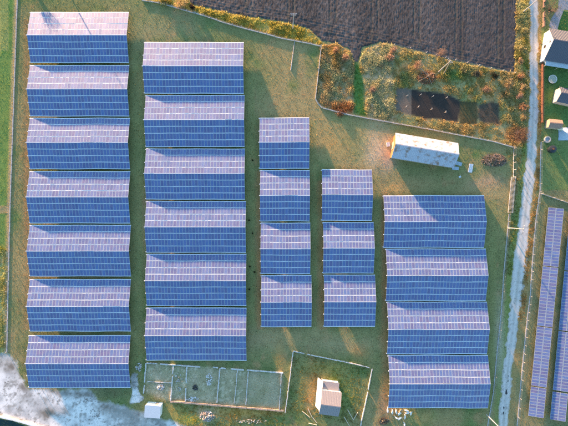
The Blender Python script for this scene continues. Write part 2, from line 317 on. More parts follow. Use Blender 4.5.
# ------------------------------------------------------------------ solar arrays
M_alu = material('aluminium_rail', (0.74,0.78,0.82), 0.45, 0.5, metal=.25, var=.08, scale=1)
M_frame = material('panel_frame', (0.27,0.34,0.42), 0.40, 0.6, metal=.0)
M_steel = material('galvanised_steel', (0.42,0.43,0.44), 0.5, 0.5, metal=.5, var=.1, scale=1)
def glass_mat():
    m = bpy.data.materials.new('panel_glass'); m.use_nodes = True; n = m.node_tree.nodes; l = m.node_tree.links; b = n['Principled BSDF']
    tc = n.new('ShaderNodeTexCoord'); sp = n.new('ShaderNodeSeparateXYZ'); l.new(tc.outputs['Object'], sp.inputs[0])
    def line(sock, pitch, w):
        a = n.new('ShaderNodeMath'); a.operation = 'DIVIDE'; a.inputs[1].default_value = pitch; l.new(sock, a.inputs[0])
        f = n.new('ShaderNodeMath'); f.operation = 'FRACT'; l.new(a.outputs[0], f.inputs[0])
        c = n.new('ShaderNodeMath'); c.operation = 'LESS_THAN'; c.inputs[1].default_value = w; l.new(f.outputs[0], c.inputs[0]); return c.outputs[0]
    mx = n.new('ShaderNodeMath'); mx.operation = 'MAXIMUM'; l.new(line(sp.outputs[0], .147, .05), mx.inputs[0]); l.new(line(sp.outputs[1], .156, .05), mx.inputs[1])
    oi = n.new('ShaderNodeObjectInfo'); cr = n.new('ShaderNodeMixRGB'); cr.inputs[1].default_value = (0.004,0.072,0.235,1); cr.inputs[2].default_value = (0.010,0.125,0.345,1)
    l.new(oi.outputs['Random'], cr.inputs[0])
    c2 = n.new('ShaderNodeMixRGB'); c2.inputs[2].default_value = (0.30,0.36,0.5,1); l.new(mx.outputs[0], c2.inputs[0]); l.new(cr.outputs[0], c2.inputs[1])
    # dust: a thin pale warm film, thicker toward the low edge of each module
    nz = n.new('ShaderNodeTexNoise'); nz.inputs['Scale'].default_value = .8; nz.inputs['Detail'].default_value = 4
    g = n.new('ShaderNodeNewGeometry'); l.new(g.outputs['Position'], nz.inputs['Vector'])
    mr = n.new('ShaderNodeMapRange'); mr.inputs[1].default_value = .3; mr.inputs[2].default_value = .7; mr.inputs[3].default_value = DUST[0]; mr.inputs[4].default_value = DUST[1]; l.new(nz.outputs[0], mr.inputs[0])
    c3 = n.new('ShaderNodeMixRGB'); c3.inputs[2].default_value = (1.0,0.44,0.36,1); l.new(mr.outputs[0], c3.inputs[0]); l.new(c2.outputs[0], c3.inputs[1])
    l.new(c3.outputs[0], b.inputs['Base Color']); b.inputs['Roughness'].default_value = .50; b.inputs['Specular IOR Level'].default_value = .5
    b.inputs['Coat Weight'].default_value = .15; b.inputs['Coat Roughness'].default_value = .1
    return m
DUST = (0.05, 0.11)
M_glass = glass_mat()
def module_mesh(w, h):
    mb = MB(); t = .04; f = .085
    for sx in (-1,1): mb.box((sx*(w-f)/2, 0, 0), (f, h, t), mi=0)
    for sy in (-1,1): mb.box((0, sy*(h-f)/2, 0), (w-2*f, f, t), mi=0)
    mb.box((0,0,-.004), (w-2*f, h-2*f, t-.008), mi=1)
    return newmesh('solar_panel', mb.v, mb.f, [M_frame, M_glass], mb.mi)
PX = .964; PY = 2.005; MOD = module_mesh(.95, 1.85)
EAVE, RISE, HALF = .9, 1.62, 7.85
TILT = math.atan2(RISE, HALF)
def make_gable_array(ncol):
    root = empty('solar_array'); L = ncol*PX; a0 = -L/2
    for side in (1, -1):
        for r in range(4):
            mb = MB(); s0 = r*PY; ux, uz = math.cos(TILT), math.sin(TILT)
            def at(sl, off=0): return (side*(HALF-sl*ux), EAVE+sl*uz+off)
            M3 = Matrix.Rotation(-side*TILT, 3, 'X')
            for sl, wd, off in ((s0+.02, .24, -.015), (s0+.5, .05, -.05), (s0+1.45, .05, -.05)):
                for q in range(ncol//2):
                    y, z = at(sl, off); mb.box((a0+(2*q+1)*PX, y, z), (2*PX, wd, .035), M=M3)
            row = mb.build('panel_row', M_alu, root)
            for c in range(ncol):
                y, z = at(s0+PY/2+.02)
                p = link('solar_panel', MOD, row, (a0+(c+.5)*PX, y, z), (-side*TILT, 0, 0))
    nfr = max(3, int(L/5)+1)
    for i in range(nfr):
        x = a0+.5+(L-1)*i/(nfr-1); mb = MB()
        for side in (1,-1):
            mb.tube((x, side*(HALF-.15), EAVE-.12), (x, side*.05, EAVE+RISE-.14), .05)
            for yy in (HALF-1.0, HALF/2): mb.tube((x, side*yy, 0), (x, side*yy, EAVE+RISE*(1-yy/HALF)-.14), .05)
        mb.tube((x, 0, 0), (x, 0, EAVE+RISE-.16), .06)
        mb.build('support_frame', M_steel, root)
    mb = MB(); mb.box((0,0,EAVE+RISE+.035), (L, .16, .03)); mb.build('ridge_cap', M_alu, root)
    for k, yy in enumerate((HALF*.98, HALF*.45, 0, -HALF*.5, -HALF*.98)):
        mb = MB(); mb.box((a0-.14, yy, EAVE+RISE*(1-abs(yy)/HALF)-.05), (.22, .26, .16)); mb.build('junction_box', material('white_plastic', (.75,.76,.78), .5) if k == 0 else bpy.data.materials['white_plastic'], root)
    return root
def jitter(root, seed):
    """the rows follow the uneven ground: every row snakes a little, every module sits a little differently"""
    rr = random.Random(seed); ph = [rr.uniform(0, 6.28) for _ in range(4)]; am = rr.uniform(.02, .055); f1, f2 = rr.uniform(.25,.42), rr.uniform(.12,.2)
    for row in root.children:
        if not row.name.startswith('panel_row'): continue
        rp = rr.uniform(-.7,.7); rz = rr.uniform(0,.012)
        dy = lambda x: am*math.sin(x*f1+ph[0]+rp)+.025*math.sin(x*f2+ph[1])+.012*math.sin(x*1.3+ph[2]+rp)
        dz = lambda x: .03*math.sin(x*f2+ph[3])+.01*math.sin(x*f1+ph[0]+rp)
        row.data = row.data.copy()
        for v in row.data.vertices: v.co.y += dy(v.co.x); v.co.z += dz(v.co.x)+rz
        for p in row.children:
            x, y, z = p.location
            p.location = (x+rr.uniform(-.008,.008), y+dy(x)+rr.uniform(-.015,.015), z+dz(x)+rz+.012)
            p.rotation_euler = (p.rotation_euler[0]+R(rr.gauss(0,.45)), R(rr.gauss(0,.45))-dz(x+.5)+dz(x-.5), rr.gauss(0,.004))
def copy_tree(o, parent=None):
    c = o.copy(); C.objects.link(c); c.parent = parent
    for ch in list(o.children): copy_tree(ch, c)
    return c
ORD = ['topmost', 'second from the top', 'third from the top', 'fourth from the top', 'fifth from the top', 'sixth from the top', 'lowest']
COLS = [ # name, ncol, [(xl, xr, ytop, ybottom)]
 ('far left column of seven', 32, [(30.5,128.8,12.3,62.6),(30.2,129.3,65.4,116),(30,130,118.2,168.8),(29.8,130.3,171.4,223),(30,131,225.2,276),(30,131,279.4,331),(29,130.6,335.5,387.6)]),
 ('second column from the left', 32, [(144.6,243.8,42.4,93.3),(145.8,244.6,95.4,146.6),(146.2,245,148.9,199.2),(146.5,246,201.3,252.3),(146.8,246.4,254.2,305.6),(146.6,246.6,307.9,360.2)]),
 ('left column of narrow arrays', 16, [(259.6,309.2,117.9,168.5),(260.3,309.6,170.4,221),(260.8,310.2,223,273.6),(261.4,311.4,275.4,326.6)]),
 ('right column of narrow arrays', 16, [(321.8,371.9,169.8,220.4),(323,373.6,222.4,273),(323.8,375,275,326.4)]),
 ('wide column beside the gravel road', 32, [(383.4,484,195.6,247.4),(385.8,485.6,249,300.6),(387,487,302,353.8),(388.2,487.8,355.4,407.8)]),
]
protos = {n: make_gable_array(n) for n in (32, 16)}; first = {32: True, 16: True}
jobs = []
for ci, (cname, n, rows) in enumerate(COLS):
    for ri, q4 in enumerate(rows):
        o = protos[n] if first[n] else copy_tree(protos[n]); first[n] = False; jobs.append((o, ci, ri, cname, n, rows, q4))
for o, ci, ri, cname, n, rows, (xl, xr, yt, yb) in jobs:
    x0, y0 = G(xl, yt, EAVE); x1, y1 = G(xr, yb, EAVE)
    o.location = ((x0+x1)/2, (y0+y1)/2, 0)
    o.scale = ((x1-x0)/(n*PX), (y0-y1)/(2*HALF), 1)
    nm = ORD[ri] if ri < len(rows)-1 else 'lowest'
    tag(o, f"{'wide' if n==32 else 'narrow'} solar array, {nm} in the {cname}", 'solar array', 'two sided solar arrays on the meadow')
    jitter(o, 100*ci+ri)

# single-slope tables to the right of the road
def make_table(nrow):
    root = empty('solar_table'); p = .955; L = nrow*p; t = R(9); mod_w = 2.2
    for k, s in enumerate((-1, 1)):
        mb = MB()
        for off in (-.6, .6):
            xx = s*mod_w/2+off; mb.box((xx*math.cos(t), 0, 1.25+xx*math.sin(t)-.05), (.06, L, .05), M=Matrix.Rotation(-t, 3, 'Y'))
        row = mb.build('panel_row', M_alu, root)
        for i in range(nrow):
            xx = s*(mod_w/2); o = link('solar_panel', MOD2, row, (xx*math.cos(t), -L/2+(i+.5)*p, 1.25+xx*math.sin(t)), (0, -t, 0))
            o.rotation_euler = (R(random.gauss(0,.4)), -t+R(random.gauss(0,.4)), 0)
    mb = MB(); mb.box((0,0,1.25-.06), (.2, L, .03), M=Matrix.Rotation(-t, 3, 'Y')); mb.build('centre_rail', M_alu, root)
    for i in range(max(2, int(L/4.5)+1)):
        y = -L/2+.6+(L-1.2)*i/max(1, int(L/4.5)); mb = MB()
        mb.tube((-2.1*math.cos(t), y, 1.25-2.1*math.sin(t)-.1), (2.1*math.cos(t), y, 1.25+2.1*math.sin(t)-.1), .05)
        for xx in (-1.3, 1.3): mb.tube((xx, y, 0), (xx, y, 1.25+xx*math.tan(t)-.1), .05)
        mb.build('support_frame', M_steel, root)
    return root
MOD2 = module_mesh(2.13, .915)
cnts = {19: make_table(19), 10: make_table(10)}; f2 = {19: True, 10: True}
def table(n, xa, ya, xb, yb, label):
    o = cnts[n] if f2[n] else copy_tree(cnts[n])
    f2[n] = False
    a = Vector(G(xa, ya, 1.25)); b = Vector(G(xb, yb, 1.25)); d = a-b
    o.location = ((a.x+b.x)/2, (a.y+b.y)/2, 0); o.rotation_euler = (0, 0, math.atan2(-d.x, d.y)); o.scale = (1, d.length/(n*.955), 1)
    return tag(o, label, 'solar array', 'single slope solar tables right of the road')
def ax1(y): return 556.2-(y-208)*.0975
def ax2(y): return 557.8-(y-419)*.0975
for n, a, b, nm in ((19,208,266.3,'topmost'),(19,267,326.4,'second'),(19,327.2,386.5,'third')):
    table(n, ax1(a), a, ax1(b), b, f'long narrow tilted solar table, {nm} in the line nearest the gravel road')
table(10, ax1(387.6), 387.6, ax1(417), 417, 'short tilted solar table at the bottom of the line nearest the gravel road')
for n, a, b, nm in ((19,212,271,'uppermost'),(19,272,331,'middle'),(19,332,391,'lower')):
    table(n, ax2(a), a, ax2(b), b, f'{nm} long tilted solar table in the line cut by the right edge')
table(10, ax2(392.6), 392.6, ax2(420.5), 420.5, 'short tilted solar table at the bottom of the line cut by the right edge')
#@@PART2@@
# ------------------------------------------------------------------ fences
M_pconc = material('pale_concrete_post', (0.40,0.39,0.37), 0.9, 0.2, var=.15, scale=2)
M_plinth = material('weathered_concrete_panel', (0.46,0.45,0.43), 0.9, 0.2, var=.25, scale=.7, col2=(0.25,0.24,0.2), mixlo=.5, mixhi=.8)
M_wire = material('grey_wire', (0.35,0.36,0.36), 0.5, 0.4, metal=.5)
M_lime = material('limed_block', (0.62,0.61,0.58), 0.9, 0.2, var=.2, scale=.9, col2=(0.30,0.29,0.25), mixlo=.52, mixhi=.7)
M_wood = material('weathered_board', (0.40,0.33,0.24), 0.9, 0.1, var=.25, scale=2)
M_pwood = material('pale_timber', (0.62,0.55,0.44), 0.85, 0.1, var=.2, scale=2)
M_rustwood = material('rust_brown_board', (0.16,0.08,0.05), 0.85, 0.15, var=.3, scale=1.3, col2=(0.20,0.09,0.05), mixlo=.45, mixhi=.6)
def fence(name, pts_px, label, cat='fence', plinth=.45, thick=.12, ph=1.5, gap=3.0, wires=3, mat=None, parts=('plinth','post','wire'), group=None, pr=.05, ragged_top=0.0):
    pts = [Vector(G(*p)) for p in pts_px]; o0 = pts[0]; root = empty(name, (o0.x, o0.y, 0)); tag(root, label, cat, group)
    mb = MB(); wb = MB(); posts = []
    for a, b in zip(pts[:-1], pts[1:]):
        a = a-o0; b = b-o0; L = (b-a).length; n = max(1, round(L/gap)); ang = math.atan2(b.y-a.y, b.x-a.x)
        for i in range(n):
            p = a.lerp(b, i/n); q = a.lerp(b, (i+1)/n); posts.append(p)
            if plinth:
                hh = plinth*(1+ragged_top*random.uniform(-1,.6)); c = (p+q)/2
                if ragged_top and random.random() < ragged_top*.25: continue
                mb.box((c.x+random.uniform(-.03,.03), c.y+random.uniform(-.03,.03), hh/2), (L/n-.10, thick, hh), ang+random.uniform(-.012,.012))
            for w in range(wires):
                z = plinth+.15+(ph-plinth-.2)*w/max(1,wires-1)
                wb.tube((p.x,p.y,z), (q.x,q.y,z), .012, n=4)
    posts.append(pts[-1]-o0)
    if mb.v: mb.build(parts[0], mat or M_plinth, root)
    if wb.v: wb.build(parts[2], M_wire, root)
    if ph:
        pm = MB(); pm.box((0,0,ph/2), (pr*2.4, pr*2.4, ph)); pm.box((0,0,ph+.02), (pr*3,pr*3,.04))
        me = newmesh(parts[1], pm.v, pm.f, mat or M_pconc)
        for p in posts:
            link(parts[1], me, root, (p.x, p.y, 0), (random.gauss(0,.02), random.gauss(0,.02), random.gauss(0,.05)))
    return root
fence('perimeter_fence', [(18,-6),(17.5,0),(13.7,107),(10,213),(7.6,320),(7,352)], 'long pale fence with concrete base along the left margin of the meadow', plinth=.16, thick=.32, ph=1.2, pr=.035, wires=4)
fence('perimeter_fence', [(142,.5),(160,3.5),(179.5,9),(204,16),(224,23),(242,28),(283,39),(294,41),(310,44),(321,46.5)], 'pale concrete based fence along the weedy strip below the ploughed field', ph=1.3, pr=.04, thick=.22, plinth=.4, gap=2.5)
fence('perimeter_fence', [(321,46.8),(319,67),(315.3,99),(318,104),(322,108)], 'short pale fence run going down beside the brown weeds', ph=1.3, pr=.04, thick=.22, plinth=.4, gap=2.5)
fence('perimeter_fence', [(322.5,108.2),(346,114.5),(384,121.5),(426,129),(471,137.5),(494,142),(513,147.5)], 'pale fence crossing above the rusty roofed barn to the road', ph=1.3, pr=.04, thick=.22, plinth=.4, gap=2.5)
fence('perimeter_fence', [(513.4,148.5),(513.2,177)], 'short wire fence run going down from the corner beside the road', plinth=.25, gap=2.2)
fence('mesh_fence', [(509,214),(507,236),(503.5,276),(501,314),(497,352),(493.5,392),(487.5,426),(486,436)], 'thin wire mesh fence left of the gravel road beside the wide arrays', plinth=.08, thick=.3, ph=1.1, pr=.03, gap=2.6, wires=4)
fence('mesh_fence', [(541,142),(540.5,150),(539.8,192),(536.3,214),(533.5,246),(530,296),(527,320),(522,370),(517,426),(516,436)], 'long wire fence on the right side of the gravel road', plinth=.1, thick=.3, ph=1.1, pr=.03, gap=2.8, wires=4)
fence('mesh_fence', [(540.4,193.6),(552,197.5),(568,203),(590,210)], 'short wire fence above the tilted solar tables', plinth=.35, gap=2.8)
fence('field_fence', [(394,45.5),(410,48.5),(426,53),(455,60.3),(490,68.5),(514,73.5)], 'low wire fence on thin posts at the lower edge of the ploughed field', plinth=.0, ph=1.1, wires=3, gap=3.5)
# stacked pale rails between two fences
t = empty('post_stack', (*G(511.5,195), 0)); tag(t, 'ladder like stack of pale concrete posts lying in the fence line', 'post stack')
a = Vector(G(513,177))-Vector(G(511.5,195)); b = Vector(G(509.7,213))-Vector(G(511.5,195)); nn = Vector((-(b-a).y,(b-a).x)).normalized()
for s_ in (-.62, .62):
    mb = MB(); p = a+nn*s_; q = b+nn*s_; mb.tube((p.x,p.y,.25), (q.x,q.y,.25), .12, n=6); mb.build('rail', M_pconc, t)
for i in range(30):
    c = a.lerp(b, (i+.5)/30); mb = MB(); mb.tube((c.x-nn.x*.8, c.y-nn.y*.8, .42), (c.x+nn.x*.8, c.y+nn.y*.8, .42), .055, n=6); mb.build('crossbar', M_pwood, t)
# boundary wall of the houses: rust brown boards
fence('board_fence', [(541.3,57),(541.3,80),(541,105),(541,123)], 'tall rust brown board fence between the gravel road and the gardens', plinth=1.0, thick=.3, ph=1.1, wires=0, mat=M_rustwood, parts=('board_panel','post','wire'), gap=2.5)
fence('board_fence', [(543.2,-6),(543.2,8),(542.8,18),(542.6,27.5)], 'patchy brown board fence above the white gabled house', plinth=.9, thick=.3, ph=1.1, wires=0, mat=material('pinkish_board', (0.26,0.17,0.13), .9, .1, var=.4, scale=1.2), parts=('board_panel','post','wire'), gap=1.3, ragged_top=.5)
fence('yard_kerb', [(-20,412.5),(0,416),(14,419),(28,423),(40,427),(60,432)], 'white painted low kerb wall curving along the bottom left corner', 'kerb', plinth=.55, thick=.42, ph=0, wires=0, mat=material('white_paint', (0.8,0.8,0.78), .7, .3, var=.06, scale=1), parts=('kerb_stone','post','wire'), gap=2.0)

# low limed walls: the ruined garden plot
def wall_group(name, label, cat, runs, h=.5, thick=.3):
    o0 = Vector(G(*runs[0][0])); root = empty(name, (o0.x, o0.y, 0)); tag(root, label, cat)
    for run in runs:
        mb = MB(); m_ = run[2] if len(run) > 2 else M_lime; th = run[3] if len(run) > 3 else thick; hh = run[4] if len(run) > 4 else h
        a = Vector(G(*run[0]))-o0; b = Vector(G(*run[1]))-o0; L = (b-a).length; n = max(1, int(L/.8)); ang = math.atan2(b.y-a.y, b.x-a.x)
        for i in range(n):
            if random.random() < .05: continue
            c = a.lerp(b, (i+.5)/n); r_ = random.uniform(-.05,.05)
            mb.box((c.x+r_, c.y+r_*.7, hh*.5), (L/n*.96, th*random.uniform(.8,1.1), hh*random.uniform(.75,1.05)), ang+random.uniform(-.03,.03))
        mb.build('wall_run', m_, root)
    return root
M_pinkwall = material('pinkish_brick_edging', (0.50,0.36,0.27), .9, .1, var=.25, scale=.8, col2=(0.35,0.30,0.22), mixlo=.5, mixhi=.7)
wall_group('low_wall', 'ruined rectangular plot of low pale walls with cross dividers below the arrays', 'low walls', [
 ((146.8,362.6),(200.5,366.5)), ((213,367),(283,372.6)), ((146.3,362.8),(144,393)), ((170.8,401),(283.5,410.4),M_pinkwall,.5), ((281.3,372.8),(279.3,409),M_lime,.22),
 ((173.6,365.2),(170.8,400.5)), ((187,366.5),(185.6,400.8)), ((220,368.2),(217,402.4)), ((237.5,370),(234.5,402.8),M_lime,.22,.4), ((248.3,371),(246,404),M_lime,.25,.4), ((147.5,381.3),(171.5,382.6),M_lime,.18,.35)], .45, .34)
wall_group('low_wall', 'three sided pale low wall around the small gabled shed', 'low walls', [
 ((293.2,350.8),(310,354.5)), ((310.5,354.6),(345,361.5)), ((345.5,361.6),(372,367.8)), ((371.8,368.5),(366.5,397)), ((366.4,397.5),(360,427)), ((293,351.5),(289.5,380)), ((289.4,380.5),(285.2,412.3))], .5, .24)

# ------------------------------------------------------------------ buildings
M_white = material('white_render', (0.78,0.76,0.72), .85, .2, var=.06, scale=.7)
M_orange = material('orange_brown_planks', (0.50,0.20,0.08), .85, .15, var=.3, scale=1.2)
M_barnroof = material('rusty_pale_sheet_roof', (0.42,0.46,0.52), .6, .4, metal=.0, var=.12, scale=.8, col2=(0.27,0.19,0.145), mixlo=.52, mixhi=.7)
M_house_roof = material('slate_blue_sheet_roof', (0.085,0.09,0.115), .45, .5, var=.08, scale=1.5)
M_shed_roof = material('brown_grey_shingle', (0.26,0.25,0.26), .6, .4, var=.12, scale=2)
M_dark = material('dark_glass', (0.03,0.035,0.045), .15, .5)
M_woodtrim = material('white_trim', (0.75,0.73,0.7), .8, .2)
def ribbed_slope(mb, L, y0, z0, y1, z1, th=.06, rib=.5, x0=None):
    """roof slope from eave (y0,z0) to ridge (y1,z1), length L along x, with standing ribs"""
    d = Vector((0, y1-y0, z1-z0)); n = Vector((0, -(z1-z0), y1-y0)).normalized(); n = n if n.z > 0 else -n
    xs = (-L/2, L/2); vv = []
    for x in xs:
        for p in (Vector((x,y0,z0)), Vector((x,y1,z1))):
            vv += [p, p+n*th]
    mb.add(vv, [(0,2,3,1),(4,5,7,6),(1,3,7,5),(0,4,6,2),(0,1,5,4),(2,6,7,3)])
    k = int(L/rib)
    for i in range(k+1):
        x = -L/2+.02+(L-.04)*i/k; p = Vector((x,y0,z0))+n*(th+.012); q = Vector((x,y1,z1))+n*(th+.012)
        mb.tube(p, q, .03, n=4)
def gable_house(name, label, cat, cpx, L, D, eave, ridge, rz, roofm, wallm, gablem, over=.35, windows=(), door=None, group=None):
    root = empty(name, (*G(*cpx), 0), rz); tag(root, label, cat, group)
    l, w = L/2-over, D/2-over; zr = ridge-.08; ze = eave-.02
    for s_, nm in ((1,'side_wall'),(-1,'side_wall')):
        mb = MB(); mb.box((0, s_*(w-.1), ze/2), (2*l, .2, ze)); mb.build(nm, wallm, root)
    for s_ in (1,-1):
        mb = MB(); x0, x1 = s_*(l+.003), s_*(l-.2)
        pr = [(-w,0),(w,0),(w,ze+(ridge-eave)*over/(D/2)-.1),(0,zr-.05),(-w,ze+(ridge-eave)*over/(D/2)-.1)]
        n = 5; mb.add([(x0,y,z) for y,z in pr]+[(x1,y,z) for y,z in pr], [tuple(range(n)), tuple(range(2*n-1,n-1,-1))]+[(i,(i+1)%n,n+(i+1)%n,n+i) for i in range(n)])
        mb.build('gable_wall', gablem if s_ == -1 else wallm, root)
    rf = None
    for s_ in (1,-1):
        mb = MB(); ribbed_slope(mb, L, s_*D/2, eave, s_*.0, ridge); r_ = mb.build('roof_slope', roofm, root)
        rf = rf or r_
    mb = MB(); mb.box((0,0,ridge+.09), (L+.02,.3,.06)); mb.build('ridge_cap', roofm, root)
    for (side, u, z, ww, hh) in windows:   # side: 'L' left gable, 'B' bottom wall, 'T' top wall
        mb = MB(); pn = MB()
        if side == 'L': mb.box((-l-.03, u, z), (.08, ww, hh)); pn.box((-l-.055, u, z), (.06, ww-.2, hh-.2))
        else:
            s_ = 1 if side == 'T' else -1; mb.box((u, s_*(w+.03), z), (ww, .08, hh)); pn.box((u, s_*(w+.055), z), (ww-.2, .06, hh-.2))
        f = mb.build('window', M_woodtrim, root); pn.build('pane', M_dark, f)
    if door:
        side, u, ww, hh = door; mb = MB()
        if side == 'L': mb.box((-l-.04, u, hh/2), (.08, ww, hh))
        else: s_ = 1 if side == 'T' else -1; mb.box((u, s_*(w+.04), hh/2), (ww, .08, hh))
        dd = mb.build('door', M_wood, root)
    return root
barn = gable_house('barn', 'long barn with pale rust streaked sheet roof and orange gable', 'barn', (421.2,152.0), 19.2, 7.6, 2.9, 5.0, R(-9.3), M_barnroof, M_wood, M_orange, door=('L', .3, 2.4, 2.2), windows=(('B',-4,1.6,1.2,.9),('B',3,1.6,1.2,.9)))
# sheets and boards round the barn
def plate(name, px, py, w, d, h, rz, mat, label, cat, group=None, tilt=.06):
    mb = MB(); mb.box((0,0,h/2), (w,d,h)); 
    for k in range(max(2, int(w/.35))): mb.box((-w/2+.15+k*(w-.3)/max(1,int(w/.35)-1), 0, h+.01), (.04, d*.98, .02))
    o = mb.build(name, mat, None, (*G(px,py), .04), (tilt, tilt*.5, rz)); return tag(o, label, cat, group)
M_sheet = material('pale_sheet', (0.70,0.71,0.72), .6, .4, var=.08, scale=1)
M_bluesheet = material('bluish_plastic_sheet', (0.42,0.50,0.56), .4, .5, var=.12, scale=1)
plate('board', 470.6,168.2, 1.25,2.7,.06, R(-8), M_sheet, 'white board lying on the grass right of the barn', 'board')
plate('plastic_sheet', 458.6,163.6, 2.0,1.1,.08, R(-15), M_bluesheet, 'pale bluish sheet lying at the right corner of the barn', 'sheet')
plate('plastic_sheet', 455.3,168.3, 2.1,1.0,.08, R(-5), M_bluesheet, 'pale bluish sheet just below the right end of the barn', 'sheet')
plate('plastic_sheet', 459.8,176.8, .7,.6,.08, R(20), M_sheet, 'tiny pale scrap in the barn shadow', 'sheet')
plate('crate_lid', 388,144.5, 1.0,1.3,.35, R(10), M_sheet, 'pale box left of the orange barn gable', 'box')
mb = MB()
for k in range(5):
    aa = R(15*k-20); mb.box((math.cos(k*1.7)*.5, math.sin(k*2.3)*1.6, .15+.07*k), (.25, 1.8, .06), aa)
tag(mb.build('board_pile', M_wood, None, (*G(391.8,153.5),0), (0,0,R(-15))), 'weathered boards heaped at the lower left corner of the barn', 'board pile')
# small gabled shed in its walled plot
shed = gable_house('shed', 'small gabled shed with white left side and dark lower roof slope', 'shed', (329,398.3), 6.0, 7.3, 3.0, 4.5, R(-7.5), M_shed_roof, M_white, M_white, over=.15, windows=(('L',-.8,1.6,.9,1.0),))
mb = MB(); 
mb.add([(-2.9,3.5,2.1),(2.2,3.5,2.1),(2.2,5.9,1.75),(-2.9,5.9,1.75),(-2.9,3.5,2.2),(2.2,3.5,2.2),(2.2,5.9,1.85),(-2.9,5.9,1.85)], [(0,1,2,3),(7,6,5,4),(0,4,5,1),(1,5,6,2),(2,6,7,3),(3,7,4,0)])
mb.build('porch_roof', M_shed_roof, shed)
mb = MB(); mb.box((-.4,5.6,.87), (4.8,.12,1.74)); mb.box((2.0,4.6,.87),(.12,1.9,1.74)); mb.build('porch_wall', M_white, shed)
mb = MB(); mb.add([(-2.85,-3.0,2.5),(-2.85,6.0,2.3),(-4.35,6.2,.5),(-4.0,-2.6,.5),(-2.85,-3.0,2.6),(-2.85,6.0,2.4),(-4.35,6.2,.6),(-4.0,-2.6,.6)], [(0,1,2,3),(7,6,5,4),(0,4,5,1),(1,5,6,2),(2,6,7,3),(3,7,4,0)])
mb.build('lean_to_sheet', M_white, shed)
mb = MB(); mb.tube((-3.0,5.9,0),(-3.0,5.9,3.3),.12); mb.build('corner_post', M_pwood, shed)
# white box in the yard
root = empty('site_cabin', (*G(155.2,407.6),0), R(-4)); tag(root, 'small white flat roofed cabin beside the concrete yard', 'cabin')
mb = MB(); mb.box((0,0,1.15), (4.5,3.5,2.3)); mb.build('body', material('white_panel', (.74,.76,.78), .6, .3, var=.04), root)
mb = MB(); mb.add([(-2.4,-1.95,2.28),(2.4,-1.95,2.28),(2.4,1.95,2.5),(-2.4,1.95,2.5),(-2.4,-1.95,2.38),(2.4,-1.95,2.38),(2.4,1.95,2.6),(-2.4,1.95,2.6)], [(3,2,1,0),(4,5,6,7),(0,1,5,4),(1,2,6,5),(2,3,7,6),(3,0,4,7)]); mb.build('roof', M_sheet, root)
mb = MB(); mb.box((.8,1.78,1.0), (.9,.08,2.0)); mb.build('door', M_steel, root)
# houses right of the road
house = gable_house('house', 'white gabled house with a dark blue sheet roof beside the gravel road', 'house', (563.8,51.6), 14.5, 9.8, 2.5, 5.6, R(-9), M_house_roof, M_white, M_white, windows=(('L',-.2,1.5,1.2,1.2),('L',.3,3.7,.8,.8),('B',-4,1.6,1.4,1.2),('B',1,1.6,1.4,1.2)))
mb = MB(); mb.add([(-6.4,-4.5,2.25),(6.5,-4.5,2.25),(6.5,-6.1,2.0),(-6.4,-6.1,2.0),(-6.4,-4.5,2.33),(6.5,-4.5,2.33),(6.5,-6.1,2.08),(-6.4,-6.1,2.08)], [(0,1,2,3),(7,6,5,4),(0,4,5,1),(1,5,6,2),(2,6,7,3),(3,7,4,0)]); 
mb.build('veranda_roof', material('milky_sheet', (0.45,0.52,0.56), .5, .4, var=.25, scale=1), house)
for x in (-6,-2,2,6):
    mb = MB(); mb.tube((x,-5.95,0),(x,-5.95,2.0),.06); mb.build('veranda_post', M_pwood, house)
gable_house('garden_house', 'small garden house with pinkish upper and blue lower roof slope', 'garden house', (563.2,98.8), 6.8, 4.6, 2.3, 3.7, R(-12), M_house_roof, material('peach_render', (.62,.45,.35), .85, .2, var=.08), material('peach_render_gable', (.66,.5,.4), .85, .2, var=.08), over=.25)
gable_house('garden_shed', 'low brown roofed shed beside the rust brown board fence end', 'shed', (550.8,125.2), 4.0, 2.6, 1.9, 2.5, R(-6), material('tan_sheet_roof', (.36,.24,.18), .8, .2, var=.2, scale=1.2), M_wood, M_wood, over=.1)
root = empty('trampoline', (*G(551.4,79.8),0)); tag(root, 'round pale green trampoline on the lawn under the white gabled house', 'trampoline')
mb = MB(); n = 20; mb.prism([(1.12*math.cos(2*math.pi*i/n), 1.12*math.sin(2*math.pi*i/n)) for i in range(n)], .60, .63); mb.build('mat', material('pale_mat', (.42,.44,.34), .7, .2, var=.12, scale=2), root)
mb = MB()
for i in range(n):
    a, b = 2*math.pi*i/n, 2*math.pi*(i+1)/n; mb.tube((1.25*math.cos(a),1.25*math.sin(a),.62), (1.25*math.cos(b),1.25*math.sin(b),.62), .09, n=6)
mb.build('rim', M_sheet, root)
for i in range(5):
    a = 2*math.pi*i/5; mb = MB(); mb.tube((1.2*math.cos(a),1.2*math.sin(a),0), (1.2*math.cos(a),1.2*math.sin(a),.6), .04); mb.build('leg', M_steel, root)
# round well ring, dark compost bin, tarp pile
root = empty('well', (*G(546.6,139.8),0)); tag(root, 'round white concrete well ring at the garden corner by the road', 'well')
mb = MB(); n = 18
o_ = [(1.0*math.cos(2*math.pi*i/n), 1.0*math.sin(2*math.pi*i/n)) for i in range(n)]; i_ = [(x*.68,y*.68) for x,y in o_]
mb.add([(x,y,0) for x,y in o_]+[(x,y,.6) for x,y in o_]+[(x,y,.6) for x,y in i_]+[(x,y,0) for x,y in i_], [(i,(i+1)%n,n+(i+1)%n,n+i) for i in range(n)]+[(n+i,n+(i+1)%n,2*n+(i+1)%n,2*n+i) for i in range(n)]+[(2*n+i,2*n+(i+1)%n,3*n+(i+1)%n,3*n+i) for i in range(n)])
mb.build('ring', M_pconc, root); mb = MB(); mb.prism(i_, .3, .36); mb.build('lid', M_steel, root)
root = empty('water_tank', (*G(550.6,149.6),0)); tag(root, 'round dark tank standing on the grass below the well ring', 'tank')
